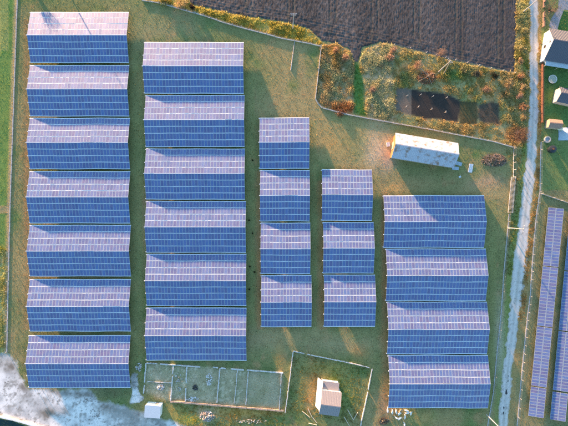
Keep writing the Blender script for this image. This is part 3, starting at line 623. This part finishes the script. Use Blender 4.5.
mb = MB(); mb.tube((0,0,0),(0,0,1.1),1.1,1.15,n=18); mb.tube((0,0,1.1),(0,0,1.3),1.15,.5,n=18); mb.build('body', material('black_plastic', (.03,.035,.04), .4, .4, var=.1), root)
mb = MB(); mb.tube((0,0,1.3),(0,0,1.42),.3,.3,n=12); mb.build('lid', M_rustwood, root)
mb = MB(); rr = random.Random(4)
gv = [[(x*.4, y*.4, max(0,1.1*math.exp(-((x/4)**2+(y/3.4)**2))-.05)+rr.uniform(0,.12)) for x in range(-6,7)] for y in range(-5,6)]
mb.add([v for r_ in gv for v in r_], [(j*13+i, j*13+i+1, (j+1)*13+i+1, (j+1)*13+i) for j in range(10) for i in range(12)])
tag(mb.build('tarp_pile', M_bluesheet, None, (*G(566,134),0)), 'crumpled pale tarpaulin over a heap at the right edge', 'tarpaulin')
mb = MB(); mb.box((0,0,.35),(1.5,.6,.7)); mb.box((0,0,.72),(1.6,.7,.06)); tag(mb.build('garden_box', material('yellowish_white_paint', (.75,.73,.5), .7, .3), None, (*G(558.6,129),0), (0,0,R(-15))), 'small yellowish white box beside the low brown roofed shed', 'box')

# ------------------------------------------------------------------ poles
def power_pole(bx, by, hgt, arm_rz, label, arms=2, lean=(0,0), twin=False):
    root = empty('power_pole', (*G(bx,by),0)); tag(root, label, 'power pole', 'power poles')
    mb = MB(); mb.tube((0,0,0), (lean[0],lean[1],hgt), .17, .10, n=10)
    mb.build('pole', M_pconc, root)
    if twin: mb = MB(); mb.tube((1.6,-.6,0), (lean[0]+.12,lean[1],hgt-.6), .14, .09, n=8); mb.build('strut', M_wood, root)
    for k in range(arms):
        z = hgt-.25-.7*k; mb = MB(); w = .9-.15*k; c, s_ = math.cos(arm_rz), math.sin(arm_rz)
        mb.box((lean[0], lean[1]+.16, z), (2*w, .1, .1), arm_rz); arm = mb.build('crossarm', M_steel, root)
        for u in (-w*.92, 0, w*.92):
            mb = MB(); mb.tube((lean[0]+u*c, lean[1]+.16+u*s_, z+.05), (lean[0]+u*c, lean[1]+.16+u*s_, z+.3), .06, .04, n=6); mb.build('insulator', M_sheet, arm)
    return root
power_pole(522.8,12.2, 8.0, R(10), 'tall pale pole leaning over the gravel road at the top edge', 1)
power_pole(438.5,71.8, 8.6, R(-45), 'braced pole with crossarms at the lower edge of the ploughed field', 2, twin=True)
power_pole(508,228, 7.8, R(80), 'pale pole beside the road next to the long post stack', 1)
power_pole(486.3,414.4, 7.9, R(0), 'pale pole by the road at the lower right corner of the arrays', 1)
power_pole(292.9,28.5, 8.6, R(0), 'pale pole with double crossarm standing on the weedy strip above the meadow', 2)
tag((lambda mb: (mb.tube((0,0,.16),(1.15,8.9,.16),.15,.10,n=8), mb.build('fallen_pole', M_pconc, None, (*G(290.8,70.5),0)))[1])(MB()), 'grey concrete pole lying on the grass inside the upper fence', 'fallen pole')
# wooden stakes on the burnt plot
for i, (x, y) in enumerate(((406,96.5),(419.5,95.5),(431.5,97.3),(445.3,98.5),(405.2,107.5),(417.3,107.5),(430.3,109.8),(444.2,112.8))):
    root = empty('stake', (*G(x,y),0)); lab = ['leftmost stake of the upper row on the dark burnt plot','second stake of the upper row on the dark burnt plot','third stake of the upper row on the dark burnt plot','rightmost stake of the upper row on the dark burnt plot','leftmost stake of the lower row on the dark burnt plot','second stake of the lower row on the dark burnt plot','third stake of the lower row on the dark burnt plot','rightmost stake of the lower row on the dark burnt plot'][i]
    tag(root, lab, 'stake', 'stakes on the burnt plot')
    mb = MB(); mb.tube((0,0,0),(.12,.08,1.0),.06,.05,n=6); mb.build('post', M_wood, root)
    mb = MB(); mb.box((.12,.08,1.03),(.55,.16,.08),R(20+i*9)); mb.build('cross_piece', M_pwood, root)
# ------------------------------------------------------------------ loose timbers by the shed
for i, (x0,y0,x1,y1,lab) in enumerate(((302.5,411.2,310,417,'pale pole lying left of the shed, upper of the bent pair'),(308,408.5,312,416.5,'pale pole lying against the lower left shed corner'),(312,416.5,317,422.8,'pale pole lying below left of the shed, pointing to the bottom'),(308.5,423,317,424.5,'short pale pole lying nearly level below left of the shed'),(347.5,409.5,353.3,419.5,'left arm of the V of poles right of the shed'),(353.5,419.3,357.6,411.8,'right arm of the V of poles right of the shed'),(344,416.5,349.3,425.5,'grey pole lying left below the V of poles'))):
    a = Vector((*G(x0,y0),.12)); b = Vector((*G(x1,y1),.3)); mb = MB(); mb.tube((0,0,0), b-a, .11, .08, n=6)
    tag(mb.build('timber_pole', M_pwood, None, a), lab, 'timber', 'loose poles by the shed')
def rubble(name, px, py, rx, ry, n, mat, label, cat, seed, hmax=.5, sz=(.15,.5)):
    rr = random.Random(seed); mb = MB()
    for i in range(n):
        a = rr.uniform(0,6.28); r_ = math.sqrt(rr.random()); x, y = rx*r_*math.cos(a), ry*r_*math.sin(a); s_ = rr.uniform(*sz)
        M = Euler((rr.uniform(-.6,.6), rr.uniform(-.6,.6), rr.uniform(0,3.1))).to_matrix()
        mb.box((x, y, s_*.25+rr.random()*hmax*(1-r_)), (s_, s_*rr.uniform(.4,.9), s_*rr.uniform(.15,.5)), M=M, mi=rr.randrange(len(mat)))
    return tag(mb.build(name, mat, None, (*G(px,py),0)), label, cat)
rubble('rubble_pile', 160.5,387, 1.3,1.0, 60, [M_pconc,M_lime], 'round pale rubble pile inside the left cell of the walled plot', 'rubble pile', 1)
rubble('rubble_pile', 207.5,416, 2.4,1.6, 170, [M_pconc,M_lime,M_pinkwall], 'wide pinkish grey rubble pile below the walled plot', 'rubble pile', 2)
rubble('rubble_pile', 195.3,387.3, .8,.9, 40, [M_dark,M_mud], 'small dark heap inside the walled plot', 'rubble pile', 3)
rubble('rubble_pile', 252,421, 5.0,.7, 70, [M_lime,M_pconc], 'long thin line of pale rubble at the bottom edge', 'rubble pile', 5, .2, (.1,.3))
rubble('rubble_pile', 192,399, 2.0,.7, 40, [M_lime,M_sheet], 'scattered white rubble along the lower brick edging of the plot', 'rubble pile', 6, .1)
rubble('rubble_pile', 209,378, .9,2.6, 40, [M_lime,M_sheet], 'scattered white rubble in the widest cell of the walled plot', 'rubble pile', 7, .1)
rubble('rubble_pile', 178.5,382, 1.2,3.0, 30, [M_lime,M_pconc], 'sparse pale rubble in the narrow second cell of the walled plot', 'rubble pile', 8, .1)
rubble('rubble_pile', 139,367, 1.0,1.4, 36, [M_lime,M_pconc], 'pale rubble on the grass between the two left array columns', 'rubble pile', 9, .1)
rubble('rubble_pile', 384,421, 1.6,1.0, 60, [M_mud,M_verge], 'dark brown muck heap near the sheep', 'muck heap', 10)

# ------------------------------------------------------------------ plants: leaves are small faces spread through a volume
M_leaf = material('leaf_mass', (1,1,1), 0.85, 0.15, attr='soil', rnd=.1)
_n = M_leaf.node_tree.nodes; _l = M_leaf.node_tree.links; _b = _n['Principled BSDF']; _src = _b.inputs['Base Color'].links[0].from_socket
_t = _n.new('ShaderNodeBsdfTranslucent'); _m = _n.new('ShaderNodeMixShader'); _m.inputs[0].default_value = .6
_l.new(_src, _t.inputs['Color']); _l.new(_b.outputs[0], _m.inputs[1]); _l.new(_t.outputs[0], _m.inputs[2]); _l.new(_m.outputs[0], _n['Material Output'].inputs[0])
M_twig = material('twig_bark', (0.16,0.12,0.09), .9, .1, var=.2)
def leaf_cloud(c, size, base, spread, seed, up=.5):
    """c: (n,3) centres; size: (n,) half sizes -> randomly turned quads (two triangles folded), colours"""
    r_ = np.random.default_rng(seed); n = len(c); a = r_.normal(size=(n,3)); a /= np.linalg.norm(a,axis=1)[:,None]
    b = r_.normal(size=(n,3)); b -= (a*b).sum(1)[:,None]*a; b /= np.linalg.norm(b,axis=1)[:,None]
    s_ = size[:,None]; v = np.stack([c-a*s_, c-b*s_*.6, c+a*s_, c+b*s_*.6], 1).reshape(-1,3)
    f = np.arange(n*4).reshape(n,4); colr = np.clip(base*(1+spread*r_.normal(size=(n,1)))+r_.normal(size=(n,3))*.01, .01, .8)
    return v, f, np.repeat(colr, 4, 0)
def shrub(name, px, py, rad, hgt, colA, colB, n, label, cat, seed, leaf=.13, twigs=10, group=None, bare=False, lobes=14):
    rr = random.Random(seed); r_ = np.random.default_rng(seed); root = empty(name, (*G(px,py),0)); tag(root, label, cat, group)
    mb = MB(); tips = []
    for i in range(twigs):
        a = rr.uniform(0,6.28); l_ = rr.uniform(.4,1.0); tip = Vector((math.cos(a)*rad*l_, math.sin(a)*rad*l_, hgt*rr.uniform(.6,1)))
        mid = tip*.5+Vector((0,0,.12*hgt)); mb.tube((0,0,0), mid, .05*hgt/2, .03*hgt/2, n=5); mb.tube(mid, tip, .03*hgt/2, .012, n=4); tips.append(tip)
        for k in range(4 if bare else 1):
            t2 = mid.lerp(tip, rr.uniform(.2,.9)); e = t2+Vector((rr.gauss(0,.3), rr.gauss(0,.3), rr.uniform(.1,.5)))*rad*.6; mb.tube(t2, e, .02, .008, n=4)
    mb.build('stem', M_twig, root)
    cs = []
    for k in range(lobes):
        a = rr.uniform(0,6.28); q = rr.uniform(.1,.75); c = np.array([math.cos(a)*rad*q, math.sin(a)*rad*q, hgt*rr.uniform(.35,.85)]); m_ = int(n/lobes*rr.uniform(.6,1.4))
        cs.append(c+r_.normal(size=(m_,3))*np.array([rad*.22, rad*.22, hgt*.14]))
    c = np.concatenate(cs); c[:,2] = np.clip(c[:,2], .05, None)
    lob = np.concatenate([np.full(len(x), rr.random()) for x in cs])[:,None]
    v, f, cl = leaf_cloud(c, r_.uniform(leaf*.6, leaf*1.4, len(c)), np.array(colA)*(1-lob)+np.array(colB)*lob, .10, seed)
    me = fastmesh('foliage', v, f, M_leaf, cl); link('foliage', me, root); return root
OR = (0.50,0.33,0.19); OR2 = (0.38,0.22,0.13); YL = (0.46,0.40,0.21); GN = (0.12,0.18,0.07); DG = (0.03,0.045,0.03); PK = (0.46,0.33,0.26)
shrub('bare_bush', 440,54.5, 2.0,2.6, PK, (.22,.13,.10), 500, 'pinkish bare bush at the lower edge of the ploughed field', 'bush', 21, .09, 22, bare=True)
shrub('bush', 493.6,76.3, 1.5,1.5, DG, (.04,.04,.03), 700, 'small dark bush on the green strip under the ploughed field corner', 'bush', 22)
shrub('bush', 476.2,74, 1.2,1.0, (.12,.14,.12), (.08,.10,.09), 400, 'small grey green bush left of the small dark bush', 'bush', 23)
shrub('bush', 181.5,5.5, 2.2,2.0, OR, YL, 900, 'orange autumn bush at the top edge beside the field corner', 'bush', 24)
shrub('bush', 193.2,8.5, 1.1,1.3, (.09,.05,.035), DG, 500, 'small dark brown bush right of the orange bush at the top', 'bush', 25)
shrub('bush', 166,1.5, 2.4,1.5, GN, (.10,.13,.04), 700, 'green bush at the top edge outside the fence', 'bush', 26)
shrub('bare_bush', 548.5,11, 2.6,3.2, (.28,.22,.14), (.20,.16,.09), 500, 'bare tan bush beside the driveway above the white gabled house', 'bush', 27, .08, 26, bare=True)
shrub('bare_bush', 519.5,136, 3.0,1.9, (.26,.15,.10), (.20,.12,.08), 1300, 'wide reddish brown bush beside the road above the fence corner', 'bush', 28, .09, 30, bare=True)
for i,(x,y,r_,h_,ca,cb,lab) in enumerate(((519,77,1.2,1.3,OR,OR2,'orange bush beside the right corner of the ploughed field'),(522,88,1.3,1.4,OR,YL,'orange bush on the verge below the ploughed field corner'),(518,96,1.3,1.2,OR,PK,'pale orange bush on the verge left of the road, level with the garden house'),(522,107,1.4,1.3,OR2,OR,'rust orange bush on the verge, between the pale orange and yellow ones'),(523,118,1.3,1.2,OR,YL,'yellow orange bush on the verge just above the wide reddish bush'),(522,32,1.3,1.3,GN,YL,'green yellow bush between the ploughed field and the road at the top'),(521,50,1.2,1.2,YL,GN,'yellow green bush between the field and the road, level with the house'),(520,62,1.1,1.0,OR,YL,'small orange bush between the field and the road below the yellow green one'))):
    shrub('bush', x, y, r_, h_, ca, cb, 480, lab, 'bush', 40+i, group='bushes on the road verge')
for i,(x,y,r_,h_,ca,cb,lab) in enumerate(((485,90,1.7,1.1,OR,PK,'tan orange bush in the weeds above the bare plot'),(393,52,1.3,1.5,OR,PK,'orange brown bush at the notch under the ploughed field'),(389,58,1.4,1.4,(.34,.20,.10),PK,'lower of two orange bushes by the notch under the field'),(336,51,1.6,1.3,OR,OR2,'orange bush beside the fence corner in the brown weeds'),(345,58,1.3,1.2,OR,PK,'tan bush left of the dark soil notch'),(417,66,1.5,1.3,PK,OR,'pinkish tan bush above the branch pile'),(372,90,1.3,1.2,(.34,.26,.17),PK,'pale tan bush in the middle of the dry grass strip'),(340,112,1.7,.8,(.34,.17,.10),OR2,'low rust brown bush against the lower fence'),(463,70,1.2,1.0,YL,GN,'yellow green bush on the strip under the ploughed field'),(508,84,1.6,1.1,YL,OR,'yellow bush left of the verge bushes'),(505,94,1.4,1.0,OR,GN,'mixed orange green bush above the bare plot'),(511,110,1.3,1.0,GN,YL,'green bush between the bare plot and the verge'))):
    shrub('bush', x, y, r_, h_, ca, cb, 520, lab, 'bush', 60+i, group='bushes in the weedy ground')
for i,(x,y,lab) in enumerate(((249.6,220.5,'highest of the dark tufts left of the narrow arrays'),(252.4,233.5,'second dark tuft down beside the narrow arrays'),(249.4,266.5,'larger dark tuft in the grass lane beside the narrow arrays'),(254.3,271.5,'dark tuft just right of the larger dark tuft in the lane'),(249.4,289.3,'lowest dark tuft in the grass lane'),(252.5,160.5,'lone dark tuft high in the grass lane between the wide and narrow arrays'))):
    shrub('weed_tuft', x, y, .42, .6, DG, (.04,.06,.025), 110, lab, 'weed tuft', 90+i, .09, 5, group='dark tufts in the grass lane', lobes=3)
def brush(px, py, rx, ry, h_, n, label, seed, cols=((.26,.19,.15),(.17,.15,.14),(.36,.31,.27))):
    rr = random.Random(seed); root = empty('brush_pile', (*G(px,py),0)); tag(root, label, 'brush pile')
    mats = [material('branch_bark', c, .9, .1, var=.2) for c in cols]; mb = MB()
    for i in range(n):
        a = rr.uniform(0,6.28); q = math.sqrt(rr.random()); c = Vector((rx*q*math.cos(a), ry*q*math.sin(a), .1+h_*(1-q*q)*rr.random()))
        d = Vector((rr.gauss(0,1), rr.gauss(0,1), rr.gauss(0,.25))).normalized()*rr.uniform(.3,.9); mb.tube(c-d, c+d, rr.uniform(.02,.06), .015, n=4, mi=rr.randrange(3))
    mb.build('branch', mats, root)['kind'] = 'stuff'
    r_ = np.random.default_rng(seed); m_ = n*3; q = np.sqrt(r_.random(m_)); a = r_.random(m_)*6.28
    c = np.stack([rx*q*np.cos(a), ry*q*np.sin(a), .05+h_*(1-q*q)*r_.random(m_)], 1)
    v, f, cl = leaf_cloud(c, r_.uniform(.05,.16,m_), np.array(cols[0])*np.ones((m_,1))*.8, .45, seed)
    link('dry_leaves', fastmesh('dry_leaves', v, f, M_leaf, cl), root)['kind'] = 'stuff'; return root
bp = brush(494,160.5, 3.9,2.0, .7, 300, 'oval pile of cut branches on the grass right of the barn', 3)
bp2 = brush(426,77.5, 3.0,2.0, 1.2, 260, 'orange brown branch pile with pale trunks above the burnt plot', 4, ((.34,.17,.08),(.2,.10,.06),(.38,.28,.2)))
for i,(x0,y0,x1,y1) in enumerate(((419.5,69,427.5,77),(427.5,77,418,82),(426,74,431,85))):
    a = Vector((*G(x0,y0),.9))-bp2.location; b = Vector((*G(x1,y1),.7))-bp2.location; mb = MB(); mb.tube(a,b,.10,.05,n=7); mb.build('pale_trunk', M_wood, bp2)
# ------------------------------------------------------------------ sheep
M_wool = material('sheep_wool', (0.80,0.77,0.70), .95, .1, var=.08, scale=6, bump=.03, bscale=25)
M_tan = material('tan_wool', (0.45,0.30,0.18), .95, .1, var=.1, scale=6, bump=.03, bscale=25)
M_face = material('sheep_skin', (0.42,0.36,0.30), .9, .1)
def sheep_mesh(graze, turn):
    me = bpy.data.meshes.new('sheep'); bm = bmesh.new(); V = {}
    def add(k, p, par=None):
        V[k] = bm.verts.new(p)
        if par: bm.edges.new((V[par], V[k]))
    add('pel',(0,-.32,.56)); add('mid',(0,0,.55),'pel'); add('che',(0,.32,.58),'mid')
    tx = turn*.16
    if graze: N = [('n1',(tx*.3,.50,.52)),('n2',(tx,.62,.34)),('hd',(tx*1.2,.70,.20)),('mz',(tx*1.3,.80,.08))]
    else: N = [('n1',(tx*.3,.48,.70)),('n2',(tx,.56,.86)),('hd',(tx*1.4,.66,.92)),('mz',(tx*2.2,.82,.84))]
    pv = 'che'
    for k,p in N: add(k,p,pv); pv = k
    for s_ in (-1,1):
        hz = N[2][1]; add(f'ear{s_}',(hz[0]+s_*.14,hz[1]-.02,hz[2]+.02),'hd')
        add(f'fs{s_}',(s_*.13,.30,.42),'che'); add(f'fk{s_}',(s_*.13,.31,.22),f'fs{s_}'); add(f'fh{s_}',(s_*.13,.32,.0),f'fk{s_}')
        add(f'hk{s_}',(s_*.13,-.26,.38),'pel'); add(f'ho{s_}',(s_*.13,-.42,.22),f'hk{s_}'); add(f'hf{s_}',(s_*.13,-.37,.0),f'ho{s_}')
    add('t1',(0,-.52,.56),'pel'); add('t2',(0,-.60,.42),'t1')
    bm.to_mesh(me); keys = list(V); bm.free()
    o = bpy.data.objects.new('tmp', me); C.objects.link(o)
    md = o.modifiers.new('s','SKIN'); me = o.data
    rad = dict(pel=.25,mid=.28,che=.25,n1=.17,n2=.11,hd=.085,mz=.05,t1=.06,t2=.035)
    for i,k in enumerate(keys):
        r_ = rad.get(k) or (.03 if k[:3]=='ear' else .075 if k[:2] in('fs',) else .085 if k[:2]=='hk' else .04 if k[:2] in('fk','ho') else .035)
        me.skin_vertices[0].data[i].radius = (r_, r_*(1.0 if k not in('pel','mid','che') else .95)); me.skin_vertices[0].data[i].use_root = (k == 'pel')
    o.modifiers.new('u','SUBSURF').levels = 2
    dg = bpy.context.evaluated_depsgraph_get(); m2 = bpy.data.meshes.new_from_object(o.evaluated_get(dg)); bpy.data.objects.remove(o)
    m2.name = 'sheep'; m2.materials.clear(); m2.materials.append(M_wool); m2.materials.append(M_face)
    hd = Vector(dict(N)['hd'])
    for p in m2.polygons:
        c = p.center; p.material_index = 1 if ((c-hd).length < .13 or c.z < .26 or (c-Vector(dict(N)['mz'])).length < .12) else 0; p.use_smooth = True
    return m2
SM = [sheep_mesh(True, .6), sheep_mesh(False, .8), sheep_mesh(True, -.8)]
TAN = SM[1].copy(); TAN.materials[0] = M_tan
SHEEP = [(387.2,410.2,5,0,'white sheep farthest left, beside the lower left corner of the array'),(391.9,411.4,-10,2,'white sheep second from the left under the array edge'),(395.8,411.3,15,0,'white sheep next to the tan sheep, on its left'),
 (398.7,412.9,-35,1,'white sheep touching the tan sheep on its lower right side'),(406.6,409.9,70,2,'white sheep lying closest to the array edge in the right cluster'),(407.3,412.0,110,0,'white sheep just below the one closest to the array edge'),(410.2,412.6,-8,1,'white sheep farthest right in the flock'),
 (404.4,416.4,-12,2,'lone white sheep in the middle between the two clusters'),(396.4,417.3,60,0,'left sheep of the pair in the lower left of the flock'),(398.9,417.6,-40,1,'right sheep of the pair in the lower left of the flock'),(404,424,3,2,'white sheep farthest down near the bottom edge')]
for x,y,rz,k,lab in SHEEP:
    o = link('sheep', SM[k], None, (*G(x,y),0), (0,0,R(rz))); o.scale = (1.15,1.12,1.1); tag(o, lab, 'sheep', 'sheep grazing below the array')
o = link('sheep', TAN, None, (*G(399.6,410.3),0), (0,0,R(-30))); o.scale = (1.05,1.05,1.05); tag(o, 'tan brown sheep among the white ones', 'sheep', 'sheep grazing below the array')

# ------------------------------------------------------------------ grass tufts and tall weeds
def blades(cx, cy, h, w, nb, colr, name, label, kindname, seed, droop=.7):
    r_ = np.random.default_rng(seed); n = len(cx); N = n*nb
    bx = np.repeat(cx, nb)+r_.normal(size=N)*np.repeat(w, nb)*.45; by = np.repeat(cy, nb)+r_.normal(size=N)*np.repeat(w, nb)*.45
    a = r_.random(N)*6.283; hh = np.repeat(h, nb)*r_.uniform(.5,1.15,N); ww = hh*r_.uniform(.08,.2,N)+.02; ln = hh*r_.uniform(.3,droop+.3,N)
    ca, sa = np.cos(a), np.sin(a); z0 = np.zeros(N)
    p0 = np.stack([bx-sa*ww, by+ca*ww, z0],1); p1 = np.stack([bx+sa*ww, by-ca*ww, z0],1); p2 = np.stack([bx+ca*ln, by+sa*ln, hh],1)
    V = np.stack([p0,p1,p2],1).reshape(-1,3); F = np.arange(N*3).reshape(N,3)
    cl = np.repeat(colr, nb, 0)*(1+.13*r_.normal(size=(N,1))); cl = np.repeat(np.clip(cl,.01,.7), 3, 0)
    return tag(link(name, fastmesh(name, V, F, M_leaf, cl)), label, None, None, 'stuff')
roadP = RL+RR[::-1]
def free(px, py):
    ok = ~in_poly(px, py, roadP) & ~in_poly(px, py, YARD) & ~in_poly(px, py, FIELD)
    for _, n, rows in COLS:
        for (xl, xr, yt, yb) in rows: ok &= ~((px>xl+2)&(px<xr-2)&(py>yt+1)&(py<yb-1))
    return ok
n = 150000; px = rng.uniform(-4, 572, n); py = rng.uniform(-4, 430, n); ok = free(px, py) & ~in_poly(px, py, BURNT) & (fbm(px, py, 3.)+.25*rng.random(n) > .50)
px, py = px[ok], py[ok]; cg = ground_rgb(px, py)*(1.0+.35*rng.random((len(px),1)))
blades((px-284)*S, (213-py)*S, rng.uniform(.06,.17,len(px)), np.full(len(px),.13), 4, cg, 'grass', 'short mixed grass on the meadow', 'grass', 5)
allx, ally, allh = [], [], []
for poly, dens, h0, h1 in ((WEED_A,1.1,.3,.9),(WEED_B,1.0,.3,.9),(WEED_C,.62,.2,.75),(STRIP_R,1.2,.3,.9),(STRIP_T,1.0,.3,.8),(GREEN_S,.4,.15,.3),([(505,150),(512,150),(526,150),(519,213),(511,276),(505,276),(509,213),(514,180)],.5,.15,.4),([(539,40),(541,40),(541,140),(539,190),(532,246),(524,320),(518,320),(526,250),(535,190),(538,130)],.8,.15,.4),([(175,404),(283,412),(286,426),(180,426)],.35,.15,.45),([(294,353),(371,369),(358,426),(288,412)],.3,.15,.4),([(-4,245),(7,250),(6,352),(-4,352)],.8,.2,.6)):
    xs = [p[0] for p in poly]; ys = [p[1] for p in poly]; k = int((max(xs)-min(xs))*(max(ys)-min(ys))*dens*1.3)
    x = rng.uniform(min(xs), max(xs), k); y = rng.uniform(min(ys), max(ys), k); f1 = fbm(x, y, 7.); m_ = in_poly(x, y, poly) & (f1+.35*rng.random(k) > .52) & ~in_poly(x,y,BURNT) & ~in_poly(x,y,BARE_P) & ~((x>458)&(x<480)&(y>102)&(y<124)&(f1<.6))
    allx.append(x[m_]); ally.append(y[m_]); allh.append((h0+(h1-h0)*np.clip((f1-.35)*3,0,1)*rng.random(k))[m_])
px = np.concatenate(allx); py = np.concatenate(ally); hh = np.concatenate(allh)
cg = ground_rgb(px, py); tint = fbm(px+50, py-20, 6.)[:,None]; cg = np.clip(cg*(1.25+.5*tint)+np.array([.05,.03,.015])*(tint-.45)*2.5, .015, .6)
blades((px-284)*S, (213-py)*S, hh*.8, hh*.8+.1, 14, cg, 'dry_weeds', 'tall dry tan and orange weeds on the rough ground', 'weeds', 9, .9)
# beyond the top edge of the photo: the bush and pole whose long shadows streak the topmost array
shrub('bare_bush', 24,-26, 2.6,4.2, (.14,.12,.07), (.10,.09,.05), 900, 'tall bare bush standing just above the top left corner of the picture', 'bush', 201, .11, 28, bare=True)
power_pole(60,-20, 7.5, R(0), 'pale pole standing just above the top left of the picture', 1)
